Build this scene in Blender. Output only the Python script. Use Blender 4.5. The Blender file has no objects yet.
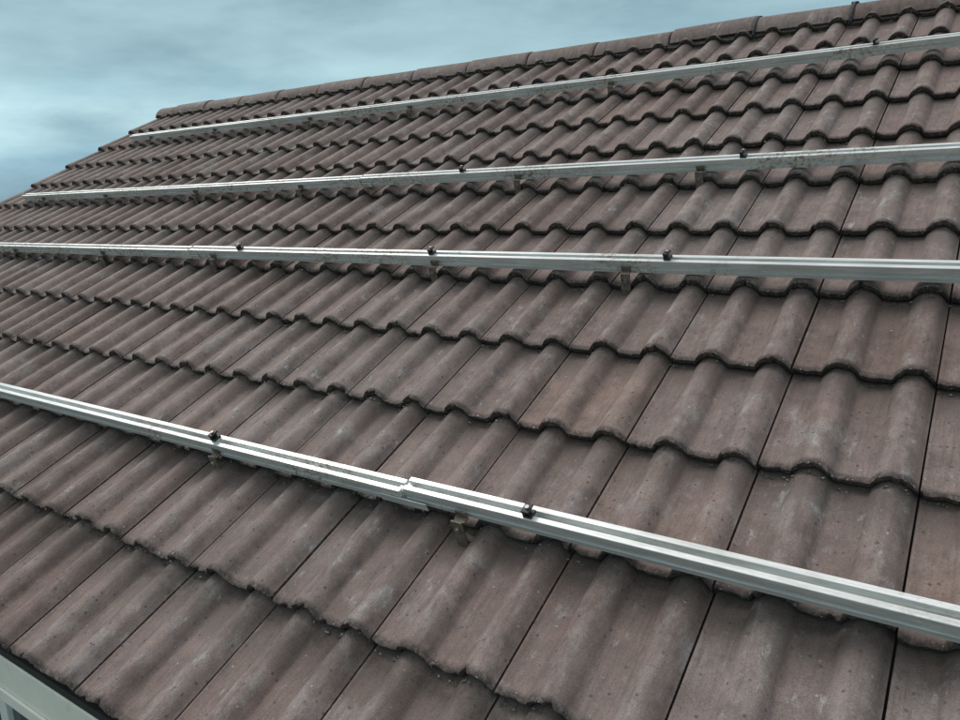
import bpy, math, random
import numpy as np
from mathutils import Vector, Matrix, noise
random.seed(7); np.random.seed(7)
S=bpy.context.scene
S.view_settings.view_transform='Standard'
try: S.view_settings.look='None'
except: pass
S.view_settings.exposure=0

# ---------- roof frame ----------
TH=math.radians(26.5); C,Sn=math.cos(TH),math.sin(TH)
Z0=5.0; D=1.27
def P(s,v,h=0.0):           # s right along eave, v up the slope, h normal to the roof
    return Vector((s, v*C-h*Sn, Z0+v*Sn+h*C))
def Parr(s,v,h):
    s,v,h=np.broadcast_arrays(s,v,h)
    return np.stack([s, v*C-h*Sn, Z0+v*Sn+h*C],-1)
S_L=-6.36; S_R=6.0; V_R=4.24; GAUGE=0.3305; V0=0.152; TW=0.303; J0=-0.061
NC=13; THK=0.026; VE=V0-.022

# ---------- helpers ----------
def new_mat(name): 
    m=bpy.data.materials.new(name); m.use_nodes=True
    nt=m.node_tree; b=nt.nodes['Principled BSDF']; return m,nt,b
def N(nt,t,**k):
    n=nt.nodes.new(t)
    for a,v in k.items():
        if a.startswith('i_'):
            n.inputs[int(a[2:]) if a[2:].isdigit() else a[2:].replace('_',' ')].default_value=v
        else: setattr(n,a,v)
    return n
def L(nt,a,b): nt.links.new(a,b)
def ramp(nt,fac,stops):
    r=nt.nodes.new('ShaderNodeValToRGB'); e=r.color_ramp.elements
    while len(e)<len(stops): e.new(0.5)
    for i,(p,c) in enumerate(stops):
        e[i].position=p; e[i].color=(c,c,c,1) if not isinstance(c,tuple) else (*c,1)
    L(nt,fac,r.inputs[0]); return r.outputs[0]
def mix(nt,fac,a,b,mode='MIX'):
    m=nt.nodes.new('ShaderNodeMix'); m.data_type='RGBA'; m.blend_type=mode
    for sock,val in ((m.inputs[0],fac),(m.inputs[6],a),(m.inputs[7],b)):
        if hasattr(val,'links'): L(nt,val,sock)
        elif isinstance(val,tuple): sock.default_value=(*val,1) if len(val)==3 else val
        else: sock.default_value=val
    return m.outputs[2]
def math_n(nt,op,a,b=0.0,clamp=False):
    m=nt.nodes.new('ShaderNodeMath'); m.operation=op; m.use_clamp=clamp
    for s,v in ((m.inputs[0],a),(m.inputs[1],b)):
        if hasattr(v,'links'): L(nt,v,s)
        else: s.default_value=v
    return m.outputs[0]
def noise_n(nt,vec,scale,detail=4,rough=.55,sc=None,loc=None):
    if sc or loc:
        mp=nt.nodes.new('ShaderNodeMapping')
        if sc: mp.inputs['Scale'].default_value=sc
        if loc: mp.inputs['Location'].default_value=loc
        L(nt,vec,mp.inputs[0]); vec=mp.outputs[0]
    n=nt.nodes.new('ShaderNodeTexNoise'); n.inputs['Scale'].default_value=scale
    n.inputs['Detail'].default_value=detail; n.inputs['Roughness'].default_value=rough
    L(nt,vec,n.inputs['Vector']); return n.outputs[0]
def obj(name,verts,faces,mat=None,parent=None,smooth=False):
    me=bpy.data.meshes.new(name); me.from_pydata([tuple(v) for v in verts],[],faces)
    me.update(); o=bpy.data.objects.new(name,me); S.collection.objects.link(o)
    if mat: me.materials.append(mat)
    if parent: o.parent=parent
    if smooth:
        for p in me.polygons: p.use_smooth=True
    return o
def empty(name):
    e=bpy.data.objects.new(name,None); S.collection.objects.link(e); return e
class MB:
    def __init__(s): s.v=[]; s.f=[]
    def hexa(s,pts):   # 8 pts bottom 4, top 4
        b=len(s.v); s.v+=pts
        for q in ((0,3,2,1),(4,5,6,7),(0,1,5,4),(1,2,6,5),(2,3,7,6),(3,0,4,7)): s.f.append(tuple(b+i for i in q))
    def rbox(s,s0,s1,v0,v1,h0,h1):
        s.hexa([P(s0,v0,h0),P(s1,v0,h0),P(s1,v1,h0),P(s0,v1,h0),P(s0,v0,h1),P(s1,v0,h1),P(s1,v1,h1),P(s0,v1,h1)])
    def wbox(s,x0,x1,y0,y1,z0,z1):
        s.hexa([Vector(p) for p in ((x0,y0,z0),(x1,y0,z0),(x1,y1,z0),(x0,y1,z0),(x0,y0,z1),(x1,y0,z1),(x1,y1,z1),(x0,y1,z1))])
    def ext(s,prof,s0,s1,f=P,closed=True,jit=0):  # profile [(v,h)] extruded along s
        b=len(s.v); n=len(prof)
        for a in (s0,s1):
            for (v,h) in prof: s.v.append(f(a,v,h))
        for i in range(n if closed else n-1):
            j=(i+1)%n; s.f.append((b+i,b+j,b+n+j,b+n+i))
        if closed:
            s.f.append(tuple(b+i for i in range(n))[::-1]); s.f.append(tuple(b+n+i for i in range(n)))
    def cyl(s,c,axis,r,l,n=10):
        axis=axis.normalized(); t=axis.orthogonal().normalized(); w=axis.cross(t); b=len(s.v)
        for k in (0,l):
            for i in range(n):
                a=2*math.pi*i/n; s.v.append(c+axis*k+t*r*math.cos(a)+w*r*math.sin(a))
        for i in range(n):
            j=(i+1)%n; s.f.append((b+i,b+j,b+n+j,b+n+i))
        s.f.append(tuple(b+i for i in range(n))[::-1]); s.f.append(tuple(b+n+i for i in range(n)))
    def make(s,name,mat,parent=None,smooth=False,bevel=0):
        o=obj(name,s.v,s.f,mat,parent,smooth)
        if bevel:
            m=o.modifiers.new('b','BEVEL'); m.width=bevel; m.segments=2; m.limit_method='ANGLE'
        return o

# ---------- materials ----------
def tile_material(name,dark=1.0):
    m,nt,b=new_mat(name)
    tc=N(nt,'ShaderNodeTexCoord'); ob=tc.outputs['Object']
    at=N(nt,'ShaderNodeAttribute',attribute_name='loc')
    sep=N(nt,'ShaderNodeSeparateXYZ'); L(nt,at.outputs['Vector'],sep.inputs[0])
    rnd=sep.outputs[2]; along=sep.outputs[1]; hgt=sep.outputs[0]
    off=N(nt,'ShaderNodeVectorMath',operation='SCALE'); off.inputs[0].default_value=(13,7,5); L(nt,rnd,off.inputs['Scale'])
    add=N(nt,'ShaderNodeVectorMath',operation='ADD'); L(nt,ob,add.inputs[0]); L(nt,off.outputs[0],add.inputs[1]); tv=add.outputs[0]
    k=dark*1.08
    base=ramp(nt,rnd,[(0,(.170*k,.117*k,.100*k)),(.3,(.208*k,.148*k,.129*k)),(.65,(.228*k,.168*k,.149*k)),(.85,(.232*k,.157*k,.130*k)),(1,(.262*k,.202*k,.180*k))])
    big=noise_n(nt,ob,1.1,3,.6)
    c=mix(nt,ramp(nt,big,[(.40,0.0),(.62,.6)]),base,(.235*k,.190*k,.173*k))
    med=noise_n(nt,tv,18,4,.7)
    c=mix(nt,1.0,c,ramp(nt,med,[(.28,.62),(.5,.98),(.72,1.24)]),'MULTIPLY')
    st=noise_n(nt,tv,9,3,.6,sc=(8,.7,.7))
    c=mix(nt,1.0,c,ramp(nt,st,[(.3,.76),(.5,1.0),(.72,1.14)]),'MULTIPLY')
    wn=noise_n(nt,tv,26,5,.72,sc=(1.2,.5,.5))
    # pale bloom patches, broken up
    pb=math_n(nt,'ADD',noise_n(nt,ob,5.5,5,.75,loc=(4,2,7)),math_n(nt,'MULTIPLY',math_n(nt,'SUBTRACT',wn,.5),.5))
    c=mix(nt,ramp(nt,pb,[(.55,0.0),(.68,.42)]),c,(.36,.335,.32))
    worn=math_n(nt,'MULTIPLY',ramp(nt,hgt,[(.3,0.15),(.95,1.0)]),ramp(nt,wn,[(.45,0.0),(.66,.5)]))
    c=mix(nt,worn,c,(.34,.305,.285))
    sm=math_n(nt,'MULTIPLY',ramp(nt,wn,[(.61,0.0),(.68,.8)]),ramp(nt,big,[(.40,.15),(.58,1.0)]))
    c=mix(nt,sm,c,(.46,.44,.41))
    vo=N(nt,'ShaderNodeTexVoronoi'); vo.inputs['Scale'].default_value=55; L(nt,tv,vo.inputs['Vector'])
    vsep=N(nt,'ShaderNodeSeparateXYZ'); L(nt,vo.outputs['Color'],vsep.inputs[0])
    spm=math_n(nt,'GREATER_THAN',vsep.outputs[0],.86)
    sp=math_n(nt,'MULTIPLY',ramp(nt,vo.outputs['Distance'],[(.08,.8),(.17,0.0)]),spm)
    c=mix(nt,sp,c,(.46,.44,.41))
    dkm=math_n(nt,'LESS_THAN',vsep.outputs[1],.35)
    dk=math_n(nt,'MULTIPLY',ramp(nt,vo.outputs['Distance'],[(.10,.8),(.24,0.0)]),dkm)
    c=mix(nt,dk,c,(.07,.055,.048))
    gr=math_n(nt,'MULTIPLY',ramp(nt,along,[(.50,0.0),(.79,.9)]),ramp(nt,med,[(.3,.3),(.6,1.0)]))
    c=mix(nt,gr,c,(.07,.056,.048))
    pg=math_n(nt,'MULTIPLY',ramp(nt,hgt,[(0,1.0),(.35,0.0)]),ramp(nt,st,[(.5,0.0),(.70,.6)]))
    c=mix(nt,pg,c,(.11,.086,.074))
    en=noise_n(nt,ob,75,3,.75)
    eg=math_n(nt,'MULTIPLY',ramp(nt,along,[(.0,1.0),(.024,.9),(.05,0.0)]),ramp(nt,en,[(.34,.3),(.54,1.0)]))  # butt faces and lower edges darkened to thicken the shadow under each course
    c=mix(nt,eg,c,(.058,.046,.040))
    el=math_n(nt,'MULTIPLY',ramp(nt,along,[(.0,1.0),(.022,.9),(.05,0.0)]),ramp(nt,en,[(.62,0.0),(.68,.8)]))
    c=mix(nt,el,c,(.42,.39,.35))
    fine=noise_n(nt,ob,330,2,.7)
    c=mix(nt,1.0,c,ramp(nt,fine,[(.3,.74),(.5,1.0),(.7,1.26)]),'MULTIPLY')
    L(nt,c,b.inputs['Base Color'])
    b.inputs['Specular IOR Level'].default_value=.4
    L(nt,ramp(nt,med,[(.3,.62),(.7,.84)]),b.inputs['Roughness'])
    bp=N(nt,'ShaderNodeBump'); bp.inputs['Strength'].default_value=.6; bp.inputs['Distance'].default_value=.002
    hh=math_n(nt,'ADD',math_n(nt,'MULTIPLY',fine,.6),wn)
    L(nt,hh,bp.inputs['Height']); L(nt,bp.outputs[0],b.inputs['Normal'])
    return m
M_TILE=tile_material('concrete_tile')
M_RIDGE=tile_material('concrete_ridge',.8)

def simple(name,col,rough=.7,metal=0,var=.25,scale=20,bump=.2,col2=None,thr=(.5,.7)):
    m,nt,b=new_mat(name); tc=N(nt,'ShaderNodeTexCoord'); ob=tc.outputs['Object']
    n1=noise_n(nt,ob,scale,4,.65)
    c=mix(nt,1.0,col,ramp(nt,n1,[(.25,1-var),(.75,1+var)]),'MULTIPLY')
    if col2: c=mix(nt,ramp(nt,noise_n(nt,ob,scale*.6,4,.7,loc=(3,1,2)),[(thr[0],0.0),(thr[1],1.0)]),c,col2)
    L(nt,c,b.inputs['Base Color']); b.inputs['Roughness'].default_value=rough; b.inputs['Metallic'].default_value=metal
    bp=N(nt,'ShaderNodeBump'); bp.inputs['Strength'].default_value=bump; bp.inputs['Distance'].default_value=.002
    L(nt,noise_n(nt,ob,scale*5,2,.6),bp.inputs['Height']); L(nt,bp.outputs[0],b.inputs['Normal'])
    return m
def alu():
    m,nt,b=new_mat('mill_aluminium'); tc=N(nt,'ShaderNodeTexCoord'); ob=tc.outputs['Object']
    st=noise_n(nt,ob,30,4,.6,sc=(.25,5,5))
    c=mix(nt,1.0,(.82,.84,.82),ramp(nt,st,[(.3,.78),(.7,1.12)]),'MULTIPLY')
    d=noise_n(nt,ob,9,5,.75,sc=(.5,1.5,1.5))
    c=mix(nt,ramp(nt,d,[(.48,0.0),(.70,.6)]),c,(.50,.50,.47))
    e=math_n(nt,'MULTIPLY',ramp(nt,noise_n(nt,ob,60,5,.8),[(.50,0.0),(.60,.85)]),ramp(nt,noise_n(nt,ob,2.3,2),[(.48,0.06),(.60,1.0)]))
    c=mix(nt,e,c,(.27,.20,.12))
    L(nt,c,b.inputs['Base Color']); b.inputs['Metallic'].default_value=.55
    L(nt,ramp(nt,d,[(.3,.32),(.7,.55)]),b.inputs['Roughness'])
    bp=N(nt,'ShaderNodeBump'); bp.inputs['Strength'].default_value=.15; bp.inputs['Distance'].default_value=.001
    L(nt,st,bp.inputs['Height']); L(nt,bp.outputs[0],b.inputs['Normal'])
    return m
M_ALU=alu()
M_HOOK=simple('weathered_steel',(.19,.155,.125),.55,.4,.45,60,.4,(.08,.058,.043))
M_BOLT=simple('bolt_steel',(.35,.34,.32),.4,.8,.2,60,.1)
M_BLACK=simple('black_clamp',(.018,.018,.02),.45,.1,.3,40,.1)
M_MORTAR=simple('mortar',(.16,.14,.125),.95,0,.3,40,.8)
M_MOSS=simple('dirt_crumb',(.12,.10,.082),.95,0,.4,90,.5,(.36,.34,.30),(.5,.58))
M_FELT=simple('roof_underlay',(.03,.028,.027),.9)
M_FASCIA=simple('painted_fascia',(.84,.82,.74),.5,0,.08,8,.2,(.60,.53,.38),(.56,.74))
M_WALL=simple('rendered_wall',(.62,.61,.57),.9,0,.12,12,.8)
M_UPVC=simple('white_upvc',(.82,.83,.82),.35,0,.05,10,.05)
M_GLASS=simple('window_glass',(.05,.07,.08),.06,0,.1,2,0)
M_SOFFIT=simple('soffit',(.7,.7,.67),.6)

# ---------- house ----------
house=empty('house')
HR=.0315
def prof(a):
    h=np.zeros_like(a); w=.041
    for c in (.1075,.2577):
        x=np.clip(np.abs(a-c)/w,0,1)
        h=np.maximum(h,HR*np.clip(1.0-x**2.2,0,1)**.85)
    h+=-.0022*np.sin(np.pi*np.clip((a-.0)/.068,0,1))-.0022*np.sin(np.pi*np.clip((a-.148)/.068,0,1))
    h+=.003*np.exp(-((a-.006)/.004)**2)
    return h
A0,A1=.0018,.3006
aa=np.unique(np.concatenate([np.linspace(A0,.012,4),np.linspace(.012,.064,6),np.linspace(.066,.150,22),np.linspace(.152,.213,6),np.linspace(.216,A1,22)]))
nA=len(aa)
HEND=.0025
bb=np.array([0,.0025,.008,.03,.10,.20,.30,.352,.40])
nB=len(bb)
verts=[];faces=[];loc=[];base=0
sl=THK/GAUGE
k0=math.floor((S_L-J0)/TW); k1=math.ceil((S_R-J0)/TW)
def nz(x,y,z): return noise.noise(Vector((x,y,z)))
for c in range(NC):
    for k in range(k0,k1):
        s0=J0+k*TW
        rnd=random.random(); ds=random.uniform(-.0008,.0008); dv=random.uniform(-.004,.004)
        dh=random.uniform(0,.0026); sk=random.uniform(-.010,.010); tilt=random.uniform(-.006,.006)
        a=aa.copy(); 
        if s0+a[0]<S_L:  
            if s0+.3<S_L+.05: continue
            a=np.maximum(a,S_L-s0)
        h=prof(a); h[-1]=HEND
        vb=(V0+c*GAUGE+dv) if c else VE+dv*.5
        A,B=np.meshgrid(a,bb); H=np.tile(h,(nB,1))
        Hh=H+THK+.006+dh-sl*B+tilt*(A-.15)
        rag=np.array([.0038*nz((s0+x)*45,c*3.1,1.0)+.003*nz((s0+x)*130,c*3.1,5.0) for x in a])
        chip=np.array([max(0,nz((s0+x)*60,c*2.7,9.0)-.22)*.028 for x in a])
        Vv=vb+B+sk*(A-.15)
        fade=np.array([1,1,.7,.1]+[0]*(nB-4))[:,None]
        Vv=Vv+rag[None,:]*fade+chip[None,:]*np.array([1.0,.8,.3]+[0]*(nB-3))[:,None]
        Hh[0]-=.0024+chip*.25
        Hh[1]-=.0005+chip*.1
        Vv=np.minimum(Vv,V_R-.03)
        top=Parr(s0+A+ds,Vv,Hh).reshape(-1,3)
        lc=np.stack([np.clip(H/HR,0,1),B/.40,np.full_like(A,rnd)],-1).reshape(-1,3)
        verts.append(top); loc.append(lc)
        for j in range(nB-1):
            for i in range(nA-1):
                q=base+j*nA+i; faces.append((q,q+1,q+nA+1,q+nA))
        base+=nA*nB
        hu=h*.90
        b0=Parr(s0+a+ds,Vv[0],Hh[0]); 
        b1=Parr(s0+a+ds,Vv[0]+.004+.003*np.array([nz((s0+x)*90,c*1.7,4) for x in a]),Hh[0]-THK*.50-(h-hu)*.5)
        b2=Parr(s0+a+ds,Vv[0]+.009,Hh[0]-THK+.004-(h-hu))
        b3=Parr(s0+a+ds,Vv[0]+.09,Hh[0]-THK+.002-(h-hu))
        verts+= [b0,b1,b2,b3]
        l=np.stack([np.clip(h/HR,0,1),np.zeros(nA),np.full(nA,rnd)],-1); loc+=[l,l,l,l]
        for r in range(3):
            for i in range(nA-1):
                q=base+r*nA+i; faces.append((q,q+nA,q+nA+1,q+1))
        base+=4*nA
        for idx in (0,nA-1):
            t=top.reshape(nB,nA,3)[:,idx]; low=t.copy(); low+=np.array([0,Sn,-C])*(.022 if idx==0 else .012)
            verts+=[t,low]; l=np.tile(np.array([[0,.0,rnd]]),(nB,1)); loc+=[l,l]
            for j in range(nB-1):
                q=base+j; f=(q,q+1,q+nB+1,q+nB); faces.append(f if idx else f[::-1])
            base+=2*nB
V=np.concatenate(verts); LO=np.concatenate(loc).astype(np.float32)
me=bpy.data.meshes.new('roof_tiles'); F=np.array(faces,dtype=np.int32)
me.vertices.add(len(V)); me.vertices.foreach_set('co',V.astype(np.float32).ravel())
me.loops.add(F.size); me.loops.foreach_set('vertex_index',F.ravel())
me.polygons.add(len(F)); me.polygons.foreach_set('loop_start',np.arange(len(F),dtype=np.int32)*4)
me.update(calc_edges=True); me.validate()
me.polygons.foreach_set('use_smooth',[True]*len(me.polygons))
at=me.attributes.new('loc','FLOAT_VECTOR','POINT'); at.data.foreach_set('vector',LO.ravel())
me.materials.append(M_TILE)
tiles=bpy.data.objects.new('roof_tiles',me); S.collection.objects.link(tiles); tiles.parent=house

mb=MB()
def blob(c,r,fl=.6):
    b=len(mb.v); pts=[(1,0,0),(-1,0,0),(0,1,0),(0,-1,0),(0,0,1),(0,0,-1)]
    for p in pts:
        q=Vector(p)*r*random.uniform(.6,1.3); q.z*=fl; mb.v.append(c+q)
    for f in ((0,2,4),(2,1,4),(1,3,4),(3,0,4),(2,0,5),(1,2,5),(3,1,5),(0,3,5)): mb.f.append(tuple(b+i for i in f))
for i in range(8500):
    c=random.randrange(1,NC); s=random.uniform(S_L+.1,2.2)
    if noise.noise(Vector((s*1.7,c*2.3,0)))<-.2: continue
    a=(s-J0)%TW; h=float(prof(np.array([a]))[0])
    vb=V0+c*GAUGE
    mode=random.random()
    if mode<.75: blob(P(s,vb-.003-random.random()*.007,h+.008+random.random()*.006),random.uniform(.0012,.0048))
    else: blob(P(s,vb+random.uniform(-.002,.004),h+THK+.004),random.uniform(.001,.0028))
mb.make('moss_crumbs',M_MOSS,house)

mb=MB(); mb.ext([(VE+.02,-.006),(V_R,-.006),(V_R,-.03),(VE+.02,-.03)],S_L+.02,S_R-.02); mb.make('roof_deck',M_FELT,house)
apex=P(0,V_R,0)
yA,zA=apex.y,apex.z
ye=P(0,VE,0).y; ze=P(0,VE,0).z
yb=2*yA-ye
rear=MB()
W=lambda s,y,z: Vector((s,y,z))
for c in range(13):
    t0=c/13; t1=(c+1)/13
    def q(t,h): return (yb-(yb-yA)*t + h*Sn, ze+(zA-ze)*t + h*C)
    rear.ext([q(t0,.03),q(t1,.008),q(t1,-.03),q(t0,-.03)],S_L,S_R,f=W)
ro=rear.make('rear_roof_slope',M_TILE,house)
yw0=ye+.14; yw1=yb-.14; zs=ze-.16
mb=MB()
xa,xb=S_L+.12,S_R-.12
zt=ze-.06
v=[(xa,yw0,0),(xb,yw0,0),(xb,yw1,0),(xa,yw1,0),(xa,yw0,zt),(xb,yw0,zt),(xb,yw1,zt),(xa,yw1,zt),(xa,yA,zA-.08),(xb,yA,zA-.08)]
mb.v=[Vector(p) for p in v]; mb.f=[(0,1,5,4),(2,3,7,6),(1,2,6,9,5),(3,0,4,8,7)]
mb.make('walls',M_WALL,house)
mb=MB(); mb.wbox(S_L+.03,S_R-.03,ye-.004,ye+.05,ze-.155,ze-.024)
mb.wbox(S_L+.03,S_R-.03,ye-.012,ye-.0045,ze-.155,ze-.120); mb.make('fascia_board',M_FASCIA,house,bevel=.003)
mb=MB(); mb.wbox(S_L+.03,S_R-.03,ye+.000,ye+.03,ze-.0235,ze-.003); mb.make('eaves_strip',M_FELT,house)
mb=MB(); mb.wbox(S_L+.03,S_R-.03,ye+.05,yw0-.002,ze-.15,ze-.138); mb.make('soffit_board',M_SOFFIT,house)
mb=MB()
mb.ext([(V0,-.002),(V_R,-.002),(V_R,-.16),(V0,-.16)],S_L+.005,S_L+.03); mb.make('bargeboard',M_FASCIA,house)
for nm,x0,x1 in (('window_a',-3.05,-1.62),('window_b',-5.6,-4.2),('window_c',1.0,2.4)):
    mb=MB(); z1=zs; z0=z1-1.15; y0=yw0-.035; t=.05
    mb.wbox(x0,x1,y0,yw0,z1-t,z1); mb.wbox(x0,x1,y0,yw0,z0,z0+t)
    mb.wbox(x0,x0+t,y0,yw0,z0+t,z1-t); mb.wbox(x1-t,x1,y0,yw0,z0+t,z1-t)
    xm=(x0+x1)/2; mb.wbox(xm-t/2,xm+t/2,y0,yw0,z0+t,z1-t)
    mb.wbox(x0-.05,x1+.05,yw0-.10,yw0,z0-.05,z0-.002)
    mb.make(nm+'_frame',M_UPVC,house,bevel=.004)
    g=MB(); g.wbox(x0+t,xm-t/2,yw0-.018,yw0-.008,z0+t,z1-t); g.wbox(xm+t/2,x1-t,yw0-.018,yw0-.008,z0+t,z1-t)
    g.make(nm+'_glass',M_GLASS,house)

# --- ridge tiles
verts=[];faces=[];loc=[]
RL=.4575; R=.118; r0=-1.108
i0=math.ceil((S_L-r0)/RL)-1; i1=int((S_R-r0)/RL)+1
for k in range(i0,i1):
    sa=max(r0+k*RL+.006,S_L-.02); sb=r0+(k+1)*RL-.006
    if sb-sa<.1: continue
    rnd=random.random(); dz=random.uniform(-.006,.006); dy=random.uniform(-.005,.005); tl=random.uniform(-.014,.014)
    NA=21; xs=[sa,sa+.004,sa+.02,(sa+sb)/2,sb-.02,sb-.004,sb]
    rr=[-.004,0,.0,0,0,0,-.004]
    for inner in (0,1):
        b=len(verts)
        for x,dr in zip(xs,rr):
            for i in range(NA):
                an=math.radians(-76+152*i/(NA-1))
                rad=R+dr-(.016 if inner else 0)
                y=yA+rad*math.sin(an)*1.06+dy; z=zA-.036+rad*math.cos(an)+dz+tl*(x-sa)
                verts.append((x,y,z)); loc.append((.5,.2,rnd))
        for j in range(len(xs)-1):
            for i in range(NA-1):
                q=b+j*NA+i; f=(q,q+1,q+NA+1,q+NA); faces.append(f if inner else f[::-1])
    b0=len(verts)-2*len(xs)*NA; b1=len(verts)-len(xs)*NA
    for off in (0,(len(xs)-1)*NA):
        for i in range(NA-1): faces.append((b0+off+i,b0+off+i+1,b1+off+i+1,b1+off+i))
    for i in (0,NA-1):
        for j in range(len(xs)-1): faces.append((b0+j*NA+i,b0+(j+1)*NA+i,b1+(j+1)*NA+i,b1+j*NA+i))
ro=obj('ridge_tiles',verts,faces,M_RIDGE,house,True)
a=ro.data.attributes.new('loc','FLOAT_VECTOR','POINT'); a.data.foreach_set('vector',np.array(loc,dtype=np.float32).ravel())
m=ro.modifiers.new('e','EDGE_SPLIT'); m.split_angle=math.radians(50)
mb=MB(); mb.ext([(yA-.112,zA-.075),(yA-.10,zA-.012),(yA,zA+.050),(yA+.10,zA-.012),(yA+.112,zA-.075)],S_L+.0,S_R,f=W)
mb.make('ridge_bedding',M_MORTAR,house)
mb=MB()
for k in (0,1):
    x=r0+k*RL
    pr=[]
    for i in range(15):
        an=math.radians(-84+168*i/14); pr.append((yA+(R+.005)*math.sin(an)*1.06,zA-.036+(R+.005)*math.cos(an)))
    for i in range(14,-1,-1):
        an=math.radians(-84+168*i/14); pr.append((yA+(R-.004)*math.sin(an)*1.06,zA-.036+(R-.004)*math.cos(an)))
    mb.ext(pr,x-.007,x+.007,f=W)
    mb.wbox(x-.016,x+.016,yA-.035,yA+.01,zA+.070,zA+.084)
mb.make('ridge_clips',M_BLACK,house,bevel=.002)

# ---------- mounting rails ----------
DN=P(0,-1,0)-P(0,0,0)
def hook(mb,bolt,s,vr,butt,hb):
    w=.015; t=.005; vf=vr-.028
    lean=random.uniform(-.006,.006)
    v1=vf-.012
    mb.rbox(s-w,s+w,v1,butt+.05,.008,.008+t)
    h1=hb+.012
    mb.hexa([P(s-w,v1-t-.012,.004),P(s+w,v1-t-.012,.004),P(s+w,v1-.012,.004),P(s-w,v1-.012,.004),
             P(s-w+lean,v1-t,h1),P(s+w+lean,v1-t,h1),P(s+w+lean,v1,h1),P(s-w+lean,v1,h1)])
    mb.rbox(s-w,s+w,v1+.0005,vr-.0205,hb+.004,hb+.004+t)
    mb.rbox(s-w,s+w,vr-.0255,vr-.0205,hb+.010,hb+.026)
    bolt.cyl(P(s+lean,v1-t-.002,hb-.010),DN,.0065,.006,6)
def clamp(mb,bolt,s,vr,ht):
    mb.rbox(s-.011,s+.011,vr-.012,vr+.012,ht+.0005,ht+.007)
    mb.rbox(s-.011,s-.003,vr-.011,vr+.011,ht+.007,ht+.018)
    mb.rbox(s-.011,s+.008,vr-.013,vr+.013,ht+.018,ht+.023)
    bolt.cyl(P(s,vr,ht+.023),(P(0,0,1)-P(0,0,0)),.005,.005,8)
def rail_prof(vr,hb,W2=.020,Hh=.042):
    sw=.0065; g=.006
    return [(vr-W2,hb),(vr-W2,hb+.012),(vr-W2+g,hb+.0135),(vr-W2+g,hb+.0205),(vr-W2,hb+.022),(vr-W2,hb+Hh-.001),(vr-W2+.001,hb+Hh),
            (vr-sw-.001,hb+Hh),(vr-sw,hb+Hh-.0015),(vr-sw,hb+Hh-.020),(vr+sw,hb+Hh-.020),(vr+sw,hb+Hh-.0015),(vr+sw+.001,hb+Hh),
            (vr+W2-.001,hb+Hh),(vr+W2,hb+Hh-.001),(vr+W2,hb+.022),(vr+W2-g,hb+.0205),(vr+W2-g,hb+.0135),(vr+W2,hb+.012),(vr+W2,hb)]
HB=.068
rails=[ (.821,[-.916,-1.78,-3.65,-4.6,-5.5,.45,1.4],[-.743,-1.786],-1.083,2),
        (1.835,[-.914,-1.657,-2.93,-3.85,-4.8,-5.6,.2,1.2],[-.784,-1.669,-2.74],-3.1,5),
        (2.51,[-.887,-1.66,-2.97,-3.85,-4.8,-5.6,.2,1.2],[-.737,-1.945],-2.55,7),
        (3.52,[-1.645,-2.95,-3.8,-4.8,-5.6,.6],[-.46],-2.2,10)]
for vr,hooks,clamps,joint,kc in rails:
    e=empty('mounting_rail')
    mb=MB(); SL=-5.88; SR=2.6
    off=.006 if joint>-1.5 else .0015
    mb.ext(rail_prof(vr-off*.5,HB),SL,joint-.004)
    mb.ext(rail_prof(vr+off*.8,HB+off*.6),joint+.004,SR)
    mb.make('rail',M_ALU,e)
    sp=MB(); sp.rbox(joint-.07,joint+.07,vr-.0265,vr-.0235,HB-.001,HB+.021); 
    sp.rbox(joint-.016,joint+.016,vr-.014,vr+.016,HB+.02,HB+.036)
    sp.make('splice_plate',M_ALU,e,bevel=.001)
    hk=MB(); bo=MB(); cl=MB()
    for s in hooks: hook(hk,bo,s,vr,V0+kc*GAUGE,HB)
    for s in clamps: clamp(cl,bo,s,vr,HB+.042)
    hk.make('roof_hooks',M_HOOK,e,bevel=.0012); bo.make('bolts',M_BOLT,e); cl.make('panel_clamps',M_BLACK,e,bevel=.0015)

# ---------- ground and hills ----------
m,nt,b=new_mat('grass'); tc=N(nt,'ShaderNodeTexCoord'); ob=tc.outputs['Object']
c=mix(nt,ramp(nt,noise_n(nt,ob,.15,6,.7),[(.35,0.0),(.65,1.0)]),(.045,.07,.03),(.10,.11,.05))
c=mix(nt,1.0,c,ramp(nt,noise_n(nt,ob,8,5,.7),[(.3,.7),(.7,1.3)]),'MULTIPLY'); L(nt,c,b.inputs['Base Color']); b.inputs['Roughness'].default_value=.95
v=[(0,0,0)];f=[]
for i in range(64):
    a=2*math.pi*i/64; v.append((4000*math.cos(a),4000*math.sin(a),0))
for i in range(64): f.append((0,1+i,1+(i+1)%64))
obj('ground',v,f,m)
# paved strip round the house
mb=MB(); mb.wbox(S_L-1.2,S_R+1.2,yw0-2.6,yw1+1.5,-.05,.03)
mb.make('paved_path',simple('concrete_paving',(.36,.35,.33),.9,0,.2,5,.4),None)
mh,nt,b=new_mat('hill_cover'); tc=N(nt,'ShaderNodeTexCoord'); ob=tc.outputs['Object']
c=mix(nt,ramp(nt,noise_n(nt,ob,.01,4,.7),[(.4,0.0),(.6,1.0)]),(.10,.13,.13),(.15,.18,.17)); L(nt,c,b.inputs['Base Color']); b.inputs['Roughness'].default_value=1
v=[];f=[];n=240
for i in range(n):
    a=2*math.pi*i/n
    hgt=9+16*max(0,.5+noise.noise(Vector((math.cos(a)*3,math.sin(a)*3,.3)))) +4*noise.noise(Vector((math.cos(a)*20,math.sin(a)*20,.3)))
    for r,z in ((2000,-1),(2300,hgt*.8),(2700,hgt),(3300,-1)): v.append((r*math.cos(a),r*math.sin(a),z))
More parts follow.
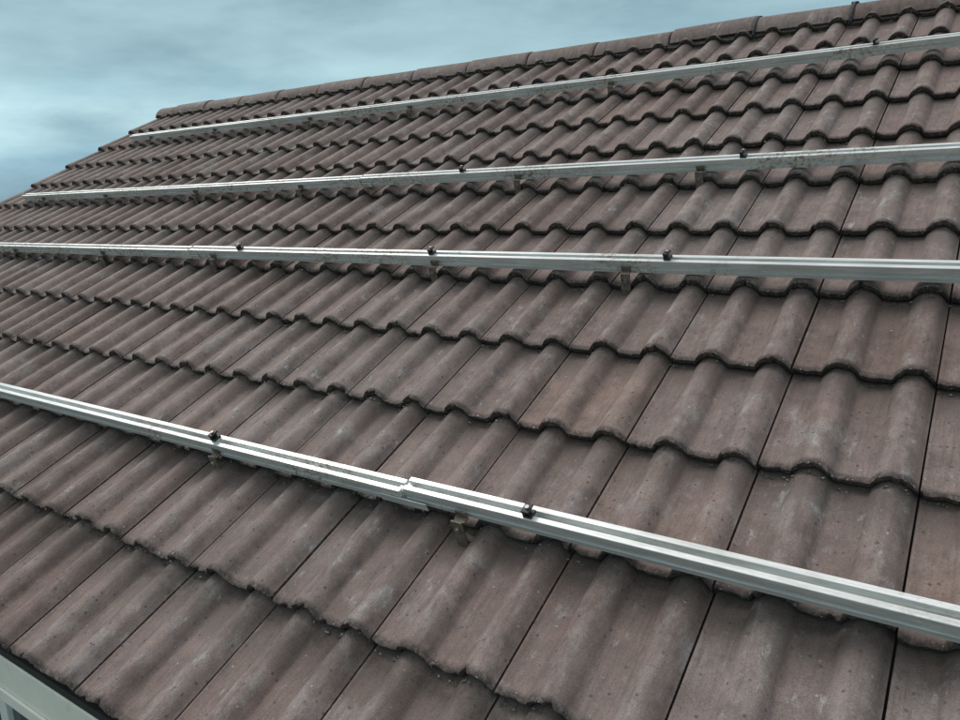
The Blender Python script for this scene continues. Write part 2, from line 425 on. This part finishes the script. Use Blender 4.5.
for i in range(n):
    j=(i+1)%n
    for q in range(3): f.append((i*4+q,i*4+q+1,j*4+q+1,j*4+q))
obj('distant_hills',v,f,mh,None,True)

# ---------- sky ----------
w=bpy.data.worlds.new('World'); S.world=w; w.use_nodes=True; nt=w.node_tree; nt.nodes.clear()
out=N(nt,'ShaderNodeOutputWorld'); SE=math.radians(48); SAZ=math.radians(280)
sky=N(nt,'ShaderNodeTexSky'); sky.sky_type='NISHITA'; sky.sun_disc=False; sky.sun_elevation=SE; sky.sun_rotation=SAZ
b1=N(nt,'ShaderNodeBackground'); b1.inputs[1].default_value=.08; L(nt,sky.outputs[0],b1.inputs[0])
tc=N(nt,'ShaderNodeTexCoord'); d=tc.outputs['Generated']
sp=N(nt,'ShaderNodeSeparateXYZ'); L(nt,d,sp.inputs[0]); z=sp.outputs[2]
n1=noise_n(nt,d,3.0,6,.52,sc=(1,1,3.0),loc=(2.3,.7,1.2))
n2=noise_n(nt,d,6,5,.58,sc=(1,1,4.5))
zz=math_n(nt,'ADD',z,math_n(nt,'MULTIPLY',math_n(nt,'SUBTRACT',n1,.5),.10))
el=ramp(nt,zz,[(0.0,(.28,.50,.63)),(.05,(.27,.49,.62)),(.105,(.52,.78,.86)),(.135,(.38,.60,.68)),(.20,(.28,.45,.53)),(.42,(.30,.46,.54)),(.75,(.76,.80,.83)),(1,(1.04,1.04,1.04))])
cl=mix(nt,ramp(nt,n1,[(.38,0.0),(.60,1.0)]),(.72,.77,.81),(1.36,1.27,1.20))
c=mix(nt,1.0,el,cl,'MULTIPLY')
c=mix(nt,1.0,c,ramp(nt,n2,[(.3,.90),(.7,1.10)]),'MULTIPLY')
b2=N(nt,'ShaderNodeBackground'); b2.inputs[1].default_value=1.0; L(nt,c,b2.inputs[0])
mx=N(nt,'ShaderNodeMixShader'); mx.inputs[0].default_value=.9; L(nt,b1.outputs[0],mx.inputs[1]); L(nt,b2.outputs[0],mx.inputs[2]); L(nt,mx.outputs[0],out.inputs[0])
sd=bpy.data.lights.new('sun','SUN'); sd.energy=1.15; sd.angle=math.radians(22); sd.color=(1,.96,.92)
so=bpy.data.objects.new('sun',sd); S.collection.objects.link(so)
dirv=Vector((math.sin(SAZ)*math.cos(SE),math.cos(SAZ)*math.cos(SE),math.sin(SE)))
so.rotation_euler=dirv.to_track_quat('Z','Y').to_euler(); so.location=dirv*30+Vector((0,0,8))

# ---------- camera ----------
U=Vector((-1,0,0)); VV=Vector((0,C,Sn)); NN=Vector((0,-Sn,C))
def cam_axis(a,b,c): return (U*a+VV*b+NN*c)
X=cam_axis(-.8296,.4836,-.2799).normalized(); Zc=cam_axis(-.5504,-.6206,.5586)
Zc=(Zc-X*Zc.dot(X)).normalized(); Y=Zc.cross(X)
cd=bpy.data.cameras.new('camera'); cd.sensor_width=36; cd.lens=743/960*36; cd.clip_end=10000; cd.clip_start=.02
co=bpy.data.objects.new('camera',cd); S.collection.objects.link(co)
M=Matrix((X,Y,Zc)).transposed().to_4x4(); M.translation=P(0,0,D); co.matrix_world=M
S.camera=co
